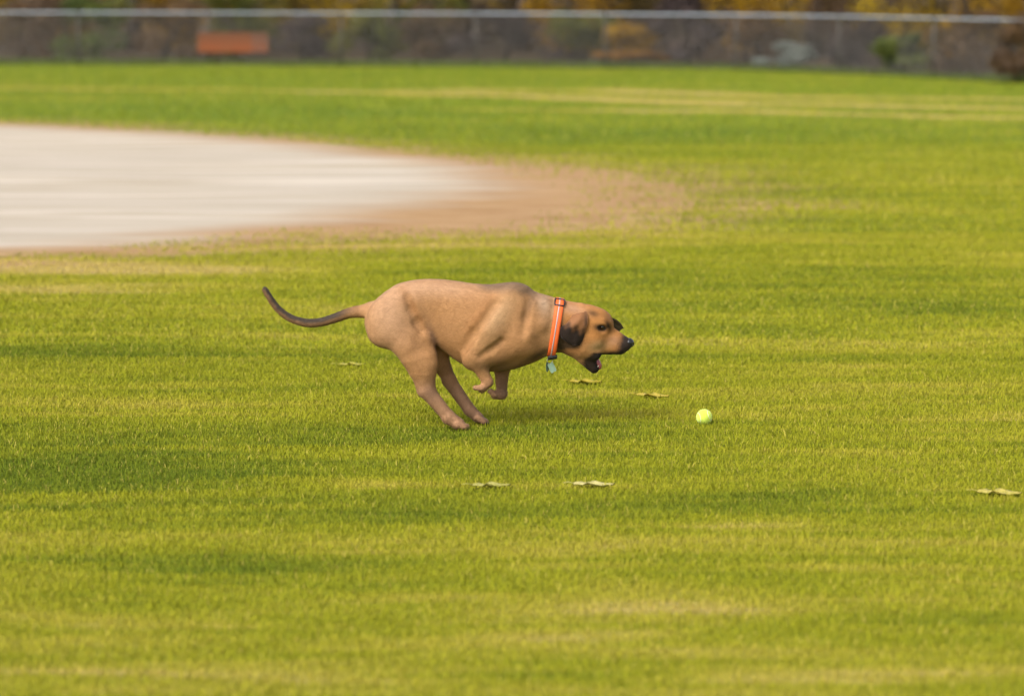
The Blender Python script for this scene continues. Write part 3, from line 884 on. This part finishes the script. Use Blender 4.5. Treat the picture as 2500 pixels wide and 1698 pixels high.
def sample(P):
    g = (P - lo) / VOX
    i = np.clip(np.floor(g).astype(int), 0, np.array([nxv, nyv, nzv]) - 2); f = np.clip(g - i, 0, 1)
    r = 0
    for dx in (0, 1):
        for dy in (0, 1):
            for dz in (0, 1):
                w_ = (f[..., 0] if dx else 1 - f[..., 0]) * (f[..., 1] if dy else 1 - f[..., 1]) * (f[..., 2] if dz else 1 - f[..., 2])
                r = r + w_ * FLD[i[..., 0] + dx, i[..., 1] + dy, i[..., 2] + dz]
    return r
def surface_nets(Fd):
    ins = Fd < 0
    nx_, ny_, nz_ = Fd.shape
    cnt = np.zeros((nx_ - 1, ny_ - 1, nz_ - 1), np.int8)
    for dx in (0, 1):
        for dy in (0, 1):
            for dz in (0, 1):
                cnt += ins[dx:nx_ - 1 + dx, dy:ny_ - 1 + dy, dz:nz_ - 1 + dz]
    act = (cnt > 0) & (cnt < 8)
    ci = np.argwhere(act)
    idx = np.full(act.shape, -1, np.int64); idx[act] = np.arange(len(ci))
    acc = np.zeros((len(ci), 3)); num = np.zeros(len(ci))
    cor = [(a, b, c) for a in (0, 1) for b in (0, 1) for c in (0, 1)]
    for a in cor:
        for axis in range(3):
            if a[axis] == 0:
                b = list(a); b[axis] = 1
                fa = Fd[ci[:, 0] + a[0], ci[:, 1] + a[1], ci[:, 2] + a[2]]; fb = Fd[ci[:, 0] + b[0], ci[:, 1] + b[1], ci[:, 2] + b[2]]
                m = (fa < 0) != (fb < 0)
                t = np.where(m, fa / (fa - fb + 1e-12), 0)
                p = np.tile(np.array(a, float), (len(ci), 1)); p[:, axis] += t
                acc[m] += p[m]; num[m] += 1
    Vv = (ci + acc / num[:, None]) * VOX + lo
    quads = []
    for axis in range(3):
        u, v = (axis + 1) % 3, (axis + 2) % 3
        sl0 = [slice(None)] * 3; sl1 = [slice(None)] * 3
        sl0[axis] = slice(0, -1); sl1[axis] = slice(1, None)
        ch = ins[tuple(sl0)] != ins[tuple(sl1)]
        e = np.argwhere(ch)
        e = e[(e[:, u] > 0) & (e[:, v] > 0) & (e[:, u] < Fd.shape[u] - 1) & (e[:, v] < Fd.shape[v] - 1)]
        def cell(du, dv):
            c = e.copy(); c[:, u] -= du; c[:, v] -= dv
            return idx[c[:, 0], c[:, 1], c[:, 2]]
        qd = np.stack([cell(1, 1), cell(0, 1), cell(0, 0), cell(1, 0)], 1)
        fl_ = ~ins[e[:, 0], e[:, 1], e[:, 2]]
        qd[fl_] = qd[fl_][:, ::-1]
        quads.append(qd)
    return Vv, np.concatenate(quads)
BV, BF = surface_nets(FLD)
# relax a little
for it in range(3):
    acc = np.zeros_like(BV); c_ = np.zeros(len(BV))
    for a_, b_ in ((0, 1), (1, 2), (2, 3), (3, 0)):
        np.add.at(acc, BF[:, a_], BV[BF[:, b_]]); np.add.at(c_, BF[:, a_], 1)
        np.add.at(acc, BF[:, b_], BV[BF[:, a_]]); np.add.at(c_, BF[:, b_], 1)
    BV = BV * .5 + .5 * acc / c_[:, None]
# coat markings, plus highlights and shade of the body painted into the coat colour
PX = BV[:, 0] + GX0; PY = GY0 - BV[:, 2] - BV[:, 1] * TY; SY = BV[:, 1]
def g2(x, y, cx, cy, rx, ry, rot=0.0):
    c, s_ = math.cos(rot), math.sin(rot); u = (x - cx) * c + (y - cy) * s_; v = -(x - cx) * s_ + (y - cy) * c
    return np.exp(-((u / rx) ** 2 + (v / ry) ** 2))
def sst(x, a, b): t = np.clip((x - a) / (b - a), 0, 1); return t * t * (3 - 2 * t)
def lerp(c, col, m): return c * (1 - m[:, None]) + np.array(col)[None] * m[:, None]
nz1 = sum(np.sin(BV @ rng.normal(0, f_, 3) + rng.uniform(0, 6)) for f_ in (.03, .05, .08, .12, .2)) / 5
col = np.tile(np.array([.50, .262, .110]), (len(BV), 1))
col = lerp(col, (.62, .385, .235), np.clip(g2(PX, PY, 955, 760, 58, 90) + g2(PX, PY, 1070, 698, 130, 26), 0, 1) * .7)  # pale thigh; top of the back painted lighter, as lit from above
col = lerp(col, (.60, .38, .20), np.clip(g2(PX, PY, 1222, 770, 24, 70, .55), 0, 1) * .75)  # partly paler coat, partly a painted highlight along the shoulder blade
col = lerp(col, (.38, .17, .055), np.clip(g2(PX, PY, 1168, 775, 14, 60, .6) + g2(PX, PY, 1010, 745, 12, 50, -.5), 0, 1) * .6)  # partly coat, partly painted shade behind the shoulder and in the thigh crease
col = lerp(col, (.34, .17, .06), np.clip(g2(PX, PY, 1100, 850, 60, 18, .3) + g2(PX, PY, 1240, 880, 80, 16, -.2), 0, 1) * .5)  # shade on the underside of belly and chest, painted in
col = lerp(col, (.14, .075, .055), g2(PX, PY, 1062, 822, 9, 40, -.35) * .7)  # flank shadow beside the thigh, painted into the coat
backline = np.interp(PX, T[:, 0], T[:, 1])
col = lerp(col, (.22, .15, .10), sst(PX, 1150, 1195) * (1 - sst(PX, 1300, 1320)) * (1 - sst(PY - backline, 6, 26 + 8 * nz1)) * .75)
col = lerp(col, (.20, .115, .055), g2(PX, PY, 1296, 735, 11, 40, .35) * .75)  # shade in the crease of the neck fold, put into the colour
col = lerp(col, (.50, .36, .25), g2(PX, PY, 1328, 738, 18, 34, -.2) * .8)
col = lerp(col, (.36, .21, .10), g2(PX, PY, 1340, 800, 30, 34) * .35)
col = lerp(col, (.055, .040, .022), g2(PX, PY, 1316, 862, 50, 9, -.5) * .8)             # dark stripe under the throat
col = lerp(col, (.22, .14, .065), g2(PX, PY, 1210, 893, 80, 14) * .5)  # more painted shade along the bottom of the chest
leg = sst(PY, 905, 960)
col = lerp(col, (.44, .255, .155), leg * .7)
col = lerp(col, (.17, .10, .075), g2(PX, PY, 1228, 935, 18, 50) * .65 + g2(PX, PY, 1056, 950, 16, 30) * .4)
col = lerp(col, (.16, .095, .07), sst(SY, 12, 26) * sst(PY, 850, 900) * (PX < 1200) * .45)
tailm = 1 - sst(PX, 820, 898)
tl = np.interp(PX, [652, 683, 714, 755, 791, 827, 858, 905], [700, 748, 772, 784, 781, 770, 759, 754])
col = lerp(col, (.060, .050, .042), tailm * (1 - .45 * sst(PY - tl, -2, 5)) * .95)
head = sst(PX, 1360, 1385)
col = lerp(col, (.50, .215, .055), head * (1 - sst(PY, 840, 875)) * .85)
col = lerp(col, (.50, .30, .19), g2(PX, PY, 1395, 750, 40, 16, .2) * .7 * (PX > 1340))
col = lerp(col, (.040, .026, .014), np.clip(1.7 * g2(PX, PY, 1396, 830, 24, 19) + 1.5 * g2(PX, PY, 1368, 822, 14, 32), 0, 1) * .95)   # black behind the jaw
col = lerp(col, (.10, .05, .02), g2(PX, PY, 1446, 762, 18, 9, .3) * .8 + g2(PX, PY, 1480, 770, 8, 16, -.5) * .45)
col = lerp(col, (.56, .36, .17), g2(PX, PY, 1458, 842, 26, 13, -.2) * .85)
col = lerp(col, (.46, .25, .14), g2(PX, PY, 1498, 828, 18, 14) * .7)
col = lerp(col, (.015, .011, .010), np.clip(g2(PX, PY, 1466, 797, 17, 9, .15) * 1.3 + g2(PX, PY, 1482, 788, 6, 15, -.5) * .8, 0, 1) * .95)
lip = sst(PY + 3 * nz1, 850, 862) * sst(PX, 1440, 1462) * (1 - sst(PX, 1545, 1550))
col = lerp(col, (.014, .011, .010), lip)
col = lerp(col, (.016, .013, .013), sst(PX + (PY - 830) * .25 + 3 * nz1, 1502, 1522) * .97)
jaw = sst((PX - 1400) * .75 + (PY - 862) + 5 * nz1, 20, 40) * (PX > 1395) * (PY > 858)
col = lerp(col, (.016, .012, .010), np.clip(jaw, 0, 1) * sst(PX, 1410, 1432) * .96)
col *= (1 + .07 * nz1)[:, None]
def coat(hairs=False):
    t = NT('hair_coat' if hairs else 'short_coat'); o = t.obj()
    c = t.attr('coat', 'Color')
    n = t.noise(o, 30, (1, 1, 1), 4, .65)
    h = t.noise(o, 260, (.25, 1, 1), 3, .7)
    c = t.mix(t.ramp(n, .3, .7, .0, .14), c, (.22, .11, .045), 'MULTIPLY')
    c2 = t.mix(t.math('MULTIPLY', h, .5), c, t.mix(1.0, c, (.6, .55, .5), 'MULTIPLY'))
    hn = t.math('ADD', t.math('MULTIPLY', n, .6), t.math('MULTIPLY', h, .4))
    nb = t.bump(hn, .45, .008)
    if hairs:                                    # hairs are lit like the skin they lie on
        va = t.n('ShaderNodeVectorMath', operation='MULTIPLY_ADD'); t.l(t.attr('skin_n', 'Vector'), va.inputs[0])
        va.inputs[1].default_value = (2, 2, 2); va.inputs[2].default_value = (-1, -1, -1)
        nb = va.outputs[0]
    b = t.bsdf(c2, .70, .22, nb)
    b.inputs['Sheen Weight'].default_value = .06
    b.inputs['Sheen Roughness'].default_value = .4
    return t.end(b.outputs[0])
m_coat = coat()
_, YD = gy(1210, GY0)
XD = (GX0 - 1250) / S
dog = empty('dog', (XD, YD, -.005))
tag(dog, 'tan short haired dog with a black nose galloping with its mouth open after the ball', 'dog')
MS = 1 / S
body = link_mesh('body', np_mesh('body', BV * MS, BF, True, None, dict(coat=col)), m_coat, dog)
print('dog faces', len(BF))
# a short coat of real hairs lying back along the body
nh = 170000
pa = BV[BF]; ce = pa.mean(1)
ar = .5 * np.linalg.norm(np.cross(pa[:, 2] - pa[:, 0], pa[:, 3] - pa[:, 1]), axis=1)
nrm_ = np.cross(pa[:, 2] - pa[:, 0], pa[:, 3] - pa[:, 1]); nrm_ /= np.linalg.norm(nrm_, axis=1)[:, None] + 1e-9
fi = rng.choice(len(BF), nh, p=ar / ar.sum())
u_, v_ = rng.random(nh)[:, None], rng.random(nh)[:, None]
root = (pa[fi, 0] * (1 - u_) + pa[fi, 1] * u_) * (1 - v_) + (pa[fi, 3] * (1 - u_) + pa[fi, 2] * u_) * v_
N_ = nrm_[fi]
hx, hy = root[:, 0] + GX0, GY0 - root[:, 2] - root[:, 1] * TY
flow = np.tile(np.array([-1., 0, -.35]), (nh, 1))
fb = (np.clip((hy - 840) / 110, 0, 1) * (hx < 1150))[:, None]; flow = flow * (1 - fb) + np.array([.2, 0, -1.]) * fb
flow += rng.normal(0, .22, (nh, 3))
flow -= N_ * (flow * N_).sum(1)[:, None]; flow /= np.linalg.norm(flow, axis=1)[:, None] + 1e-9
L_ = np.where(hx > 1370, 3.6, 6.0) * rng.uniform(.6, 1.3, nh); L_ = np.where(hx < 880, 7.5, L_)
keep_ = ~((hx > 1455) & (np.hypot(hx - 1468, hy - 795) < 15)) & (hx < 1520)
keep_ &= ~((np.abs((root - (D(1366, 727) + D(1345, 861)) / 2) @ np.array([.988, 0, -.155])) < 15))
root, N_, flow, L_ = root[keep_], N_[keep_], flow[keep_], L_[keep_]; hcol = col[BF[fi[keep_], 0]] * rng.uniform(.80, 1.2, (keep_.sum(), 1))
sd_ = np.cross(N_, flow) * .45
tip = root + flow * L_[:, None] + N_ * (L_ * rng.uniform(.12, .34, len(L_)))[:, None]
HV = np.stack([root - sd_ - N_ * .3, root + sd_ - N_ * .3, tip], 1).reshape(-1, 3)
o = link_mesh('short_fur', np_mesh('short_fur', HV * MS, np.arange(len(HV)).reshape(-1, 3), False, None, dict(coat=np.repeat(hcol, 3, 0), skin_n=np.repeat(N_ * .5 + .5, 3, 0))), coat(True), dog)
tag(o, kind='stuff')
def surf_y(px, py, side=-1):
    """local y of the skin at a photo position, near side"""
    ysc = np.arange(0, 80, .5) * side
    P = np.stack([np.full_like(ysc, px - GX0), ysc, (GY0 - py) - ysc * TY], 1)
    d = sample(P); k = np.argwhere(d > 0)
    return float(ysc[k[0, 0]]) if len(k) else 0.0
def P3(px, py, dy): return Vector(D(px, py, dy)) * MS
# eyes
def ball_mesh(name, r, sub=4, sc_=(1, 1, 1)):
    bm = bmesh.new(); bmesh.ops.create_icosphere(bm, subdivisions=sub, radius=1)
    for v_ in bm.verts: v_.co = Vector((v_.co.x * r * sc_[0], v_.co.y * r * sc_[1], v_.co.z * r * sc_[2]))
    for f_ in bm.faces: f_.smooth = True
    me = bpy.data.meshes.new(name); bm.to_mesh(me); bm.free(); return me
def eye_mat():
    t = NT('dog_eye'); o = t.obj()
    g_ = t.n('ShaderNodeVectorMath', operation='DISTANCE'); t.l(o, g_.inputs[0]); g_.inputs[1].default_value = (.004, -.0115, 0)
    c = t.mix(t.ramp(g_.outputs['Value'], .0045, .0055), (.004, .003, .003), (.035, .014, .006))
    b = t.bsdf(c, .06, .6); return t.end(b.outputs[0])
m_eye = eye_mat()
for sd in (-1, 1):
    y_ = surf_y(1468, 795, -1)
    e = link_mesh('eye', ball_mesh('eye', 6.6 * MS), m_eye, dog)
    p = D(1468, 795, y_); p[1] = sd * (abs(y_) - 2.5); p[2] = D(1468, 795, y_)[2]
    e.location = Vector(p) * MS
    # eyelids: a rim of skin above and below
    rim = MB(); pts = []
    for k in range(17):
        a = math.pi * 2 * k / 16
        pts.append((p[0] + 8.2 * math.cos(a), p[1] + sd * (3.0 - abs(math.cos(a)) * 2.0), p[2] + 5.0 * math.sin(a) - 1.5 * math.cos(a)))
    rim.tube([Vector(q_) * MS for q_ in pts], 1.7 * MS, 6, False)
    rim.build('eyelid', simple('eyelid_skin', (.018, .013, .011), .5), dog)
# nose
def nose_mat():
    t = NT('nose_leather'); n = t.noise(t.obj(), 420, (1, 1, 1), 2)
    b = t.bsdf((.014, .014, .017), .30, .5, t.bump(n, .5, .001)); return t.end(b.outputs[0])
m_nose = nose_mat()
bm = bmesh.new(); bmesh.ops.create_icosphere(bm, subdivisions=4, radius=1)
for v_ in bm.verts:
    c_ = v_.co.copy()
    x_, y_, z_ = c_.x * 12.5, c_.y * (13.5 - 2 * (c_.z < 0)), c_.z * 12.5
    for sd in (-1, 1):
        dd = (Vector((c_.x - .80, c_.y - .45 * sd, (c_.z + .12) * 1.2))).length
        if dd < .34: x_ -= (1 - dd / .34) * 6
    v_.co = Vector((x_, y_, z_)) * MS
for f_ in bm.faces: f_.smooth = True
me = bpy.data.meshes.new('nose'); bm.to_mesh(me); bm.free()
nose = link_mesh('nose', me, m_nose, dog); nose.location = P3(1534, 833, 0)
# ears: thick folded flaps
def flap(rows, bulge, thick, name, colf):
    rows = [(np.array(D(*a)), np.array(D(*b))) for a, b in rows]
    nr, nc = 22, 16
    tt = np.linspace(0, len(rows) - 1, nr); G = np.zeros((nr, nc, 3))
    RA = np.array([r_[0] for r_ in rows]); RBb = np.array([r_[1] for r_ in rows])
    def cr(A_, t_):
        i = int(min(t_, len(A_) - 1.0001)); f = t_ - i
        p0, p1, p2, p3 = A_[max(i - 1, 0)], A_[i], A_[i + 1], A_[min(i + 2, len(A_) - 1)]
        return .5 * ((2 * p1) + (-p0 + p2) * f + (2 * p0 - 5 * p1 + 4 * p2 - p3) * f * f + (-p0 + 3 * p1 - 3 * p2 + p3) * f ** 3)
    for i, t_ in enumerate(tt):
        a, b = cr(RA, t_), cr(RBb, t_)
        for j in range(nc):
            u = j / (nc - 1)
            p = a * (1 - u) + b * u
            p = p + np.array(bulge) * (math.sin(math.pi * u) + .15 * math.sin(4 * math.pi * u + 1.2 * t_)) * (1 - .5 * abs(t_ / (len(rows) - 1) - .3))
            G[i, j] = p
    du = np.gradient(G, axis=1); dv = np.gradient(G, axis=0)
    nrm = np.cross(du, dv); nrm /= np.linalg.norm(nrm, axis=2)[..., None] + 1e-9
    uu = np.linspace(0, 1, nc)[None, :, None]; vv = np.linspace(0, 1, nr)[:, None, None]
    th = thick * (np.sin(np.pi * np.clip(uu, .0, 1)) ** .4) * (1 - vv ** 6) + .2
    A1, A2 = G + nrm * th, G - nrm * th
    V_ = np.concatenate([A1.reshape(-1, 3), A2.reshape(-1, 3)]); n_ = nr * nc
    I = np.arange(n_).reshape(nr, nc); f = []
    for i in range(nr - 1):
        for j in range(nc - 1):
            f.append((I[i, j], I[i, j + 1], I[i + 1, j + 1], I[i + 1, j])); f.append((n_ + I[i, j], n_ + I[i + 1, j], n_ + I[i + 1, j + 1], n_ + I[i, j + 1]))
    for i in range(nr - 1):
        for j in (0, nc - 1): f.append((I[i, j], I[i + 1, j], n_ + I[i + 1, j], n_ + I[i, j]))
    for j in range(nc - 1):
        for i in (0, nr - 1): f.append((I[i, j], n_ + I[i, j], n_ + I[i, j + 1], I[i, j + 1]))
    c = colf(V_)
    return link_mesh(name, np_mesh(name, V_ * MS, np.array(f), True, None, dict(coat=c)), m_coat, dog)
def earcol(V_):
    py = GY0 - V_[:, 2] - V_[:, 1] * TY; px = V_[:, 0] + GX0
    c = np.tile(np.array([.30, .135, .055]), (len(V_), 1))
    c = lerp(c, (.016, .011, .010), sst(py + .45 * (1400 - px) + 5 * np.sin(px * .35) + 3 * np.sin(py * .4 + px * .2), 780, 812) * .97)
    return lerp(c, (.05, .03, .018), g2(px, py, 1428, 780, 5, 22) * .8)
flap([((1394, 768, -33), (1430, 757, -31)), ((1388, 778, -47), (1433, 772, -42)), ((1376, 790, -53), (1431, 792, -47)),
      ((1366, 800, -50), (1425, 812, -46)), ((1370, 822, -45), (1420, 828, -45)), ((1392, 838, -43), (1412, 840, -43))], (0, -8, 0), 2.6, 'ear', earcol)
flap([((1466, 764, 26), (1446, 762, 36)), ((1484, 768, 44), (1462, 774, 50)), ((1502, 772, 56), (1482, 790, 60)),
      ((1516, 782, 62), (1498, 800, 66)), ((1524, 795, 64), (1512, 804, 68))], (0, 4, 3), 2.4, 'ear', lambda V_: np.tile(np.array([.06, .045, .022]), (len(V_), 1)))
# tongue and teeth
tb = MB(); tb.tube([P3(1447, 866, 0), P3(1455, 880, 0), P3(1461, 891, 0), P3(1464, 897, 0)], [8 * MS, 9.5 * MS, 8.5 * MS, 3 * MS], 12)
tb.build('tongue', simple('tongue', (.34, .085, .10), .3, .5), dog)
mt = simple('tooth', (.7, .66, .52), .35)
for sd in (-1, 1):
    MB().tube([P3(1455, 895, 9 * sd), P3(1461, 887, 10 * sd)], [2.0 * MS, .5 * MS], 6).build('tooth', mt, dog)
# claws
mc = simple('claw', (.03, .022, .018), .4)
for fx_, fy2, yy in ((1140, 1040, -41), (1187, 1028, 37)):
    for oy in (-13, -4.5, 4.5, 13):
        MB().tube([P3(fx_ + (4 if abs(oy) < 6 else 0), fy2, yy + oy), P3(fx_ + 9, fy2 + 3, yy + oy)], [2.2 * MS, .6 * MS], 5).build('claw', mc, dog)

# collar -----------------------------------------------------------
ctop, cbot = D(1366, 727), D(1345, 861)
cen = (ctop + cbot) / 2; up_ = (ctop - cbot) / np.linalg.norm(ctop - cbot); nn = np.array([up_[2], 0, -up_[0]])
def neck_r(a, off):
    dirv = up_ * math.cos(a) + np.array([0, 1, 0]) * math.sin(a)
    rs = np.arange(15, 110, .5)
    P = cen + nn * off + dirv * rs[:, None]
    d = sample(P); k = np.argwhere(d > 0)
    return rs[k[0, 0]] if len(k) else 70.
NA = 96
def band(w0, w1, lift, name, mat, parent, thick=1.3, a0=0, a1=NA, rows=5):
    V_ = []; f = []
    offs = np.linspace(w0, w1, rows)
    prof = [(o_, lift) for o_ in offs] + [(o_, lift + thick) for o_ in offs[::-1]]
    m = len(prof)
    base = np.array([max(neck_r(2 * math.pi * k / NA, -8), neck_r(2 * math.pi * k / NA, 0), neck_r(2 * math.pi * k / NA, 8)) for k in range(NA)])
    ker = np.array([1, 2, 3, 2, 1]) / 9
    base = np.convolve(np.concatenate([base[-2:], base, base[:2]]), ker, 'valid')
    rng_ = range(a0, a1 + 1)
    for k in rng_:
        a = 2 * math.pi * k / NA
        dirv = up_ * math.cos(a) + np.array([0, 1, 0]) * math.sin(a)
        for o_, l_ in prof: V_.append(cen + nn * o_ + dirv * (base[k % NA] + l_))
    cnt = len(list(rng_))
    for k in range(cnt - 1):
        for j in range(m):
            j2 = (j + 1) % m
            f.append((k * m + j, k * m + j2, (k + 1) * m + j2, (k + 1) * m + j))
    return link_mesh(name, np_mesh(name, np.array(V_) * MS, np.array(f), True), mat, parent), base
def web_mat():
    t = NT('orange_webbing'); o = t.obj(); n = t.noise(o, 500, (1, 1, 1), 2)
    c = t.mix(n, (.78, .115, .022), (.90, .17, .04))
    return t.end(t.bsdf(c, .55, .3, t.bump(n, .4, .001)).outputs[0])
collar = empty('collar', (0, 0, 0)); collar.parent = dog
strap, base = band(-10, 10, .3, 'strap', web_mat(), collar, 1.6)
m_ref = simple('reflective_thread', (.45, .36, .36), .35, .5)
band(-2.1, 1.1, 2.0, 'reflective_stripe', m_ref, collar, .35, rows=2)
m_plast = simple('black_plastic', (.014, .014, .016), .35, .5)
def on_neck(k, off, lift):
    a = 2 * math.pi * k / NA
    dirv = up_ * math.cos(a) + np.array([0, 1, 0]) * math.sin(a)
    kk_ = int(round(k)) % NA
    return Vector(cen + nn * off + dirv * (base[kk_] + lift)) * MS
# slider frame on the crest of the neck (angles just on the near side)
k0, k1 = NA - 3, NA - 8
fr = MB()
loop = [on_neck(k0, -11, 3), on_neck(k0, 11, 3), on_neck((k0 + k1) / 2, 12.5, 3), on_neck(k1, 11, 3), on_neck(k1, -11, 3), on_neck((k0 + k1) / 2, -12, 3), on_neck(k0, -11, 3)]
fr.tube(loop, 1.9 * MS, 6, False)
fr.build('slider', m_plast, collar)
# side release buckle under the throat
bk = MB()
for kk_, hw_ in ((NA // 2 + 1, 10.5), (NA // 2 + 4, 9.5), (NA // 2 - 2, 9.5)):
    p = np.array(on_neck(kk_, 4, 3.5))
    bk.box(p, (11 * MS, 6.5 * MS, 3.4 * MS), Matrix.Rotation(-.15, 3, 'Y'))
bk.build('buckle', m_plast, collar, True, .0015)
# ring and tags
m_steel = simple('tag_ring_steel', (.6, .6, .6), .3, .5, .8)
rp = on_neck(NA // 2 + 1, -3, 3)
rg = MB()
cpt = rp + Vector((1 * MS, 0, -8 * MS))
rg.tube([cpt + Vector((7 * MS * math.sin(a), 2 * MS * math.sin(a), 7 * MS * math.cos(a))) for a in np.linspace(0, 2 * math.pi, 21)], .8 * MS, 6, False)
rg.build('tag_ring', m_steel, collar)
def plate(name, outline, th, mat, loc, rot):
    n_ = len(outline); mb = MB()
    mb.v = [(x_ * MS, -th * MS, z_ * MS) for x_, z_ in outline] + [(x_ * MS, th * MS, z_ * MS) for x_, z_ in outline]
    mb.f = [tuple(range(n_)), tuple(range(2 * n_ - 1, n_ - 1, -1))] + [(i, i + n_, (i + 1) % n_ + n_, (i + 1) % n_) for i in range(n_)]
    o = mb.build(name, mat, collar, False, .0006); o.location = loc; o.rotation_euler = rot; return o
# bone shaped mint tag
bone = []
for cx_, cz_, a0_, a1_ in ((-5, 11, 180, 20), (5, 11, 160, 0), (5, -11, 0, -160), (-5, -11, -20, -180)):
    for a in np.linspace(R(a0_), R(a1_), 6): bone.append((.75 * (cx_ + 5.2 * math.cos(a)), .8 * (cz_ + 5.2 * math.sin(a))))
plate('tag', bone, .9, simple('mint_enamel', (.36, .52, .40), .3, .5), cpt + Vector((5 * MS, -2 * MS, -17 * MS)), (R(8), R(-28), R(15)))
disc = [(5.5 * math.cos(a), 12 * math.sin(a)) for a in np.linspace(0, 2 * math.pi, 16, endpoint=False)]
plate('tag', disc, .9, simple('dull_green_tag', (.10, .16, .10), .4, .4), cpt + Vector((-6 * MS, 3 * MS, -16 * MS)), (R(-6), R(8), R(50)))
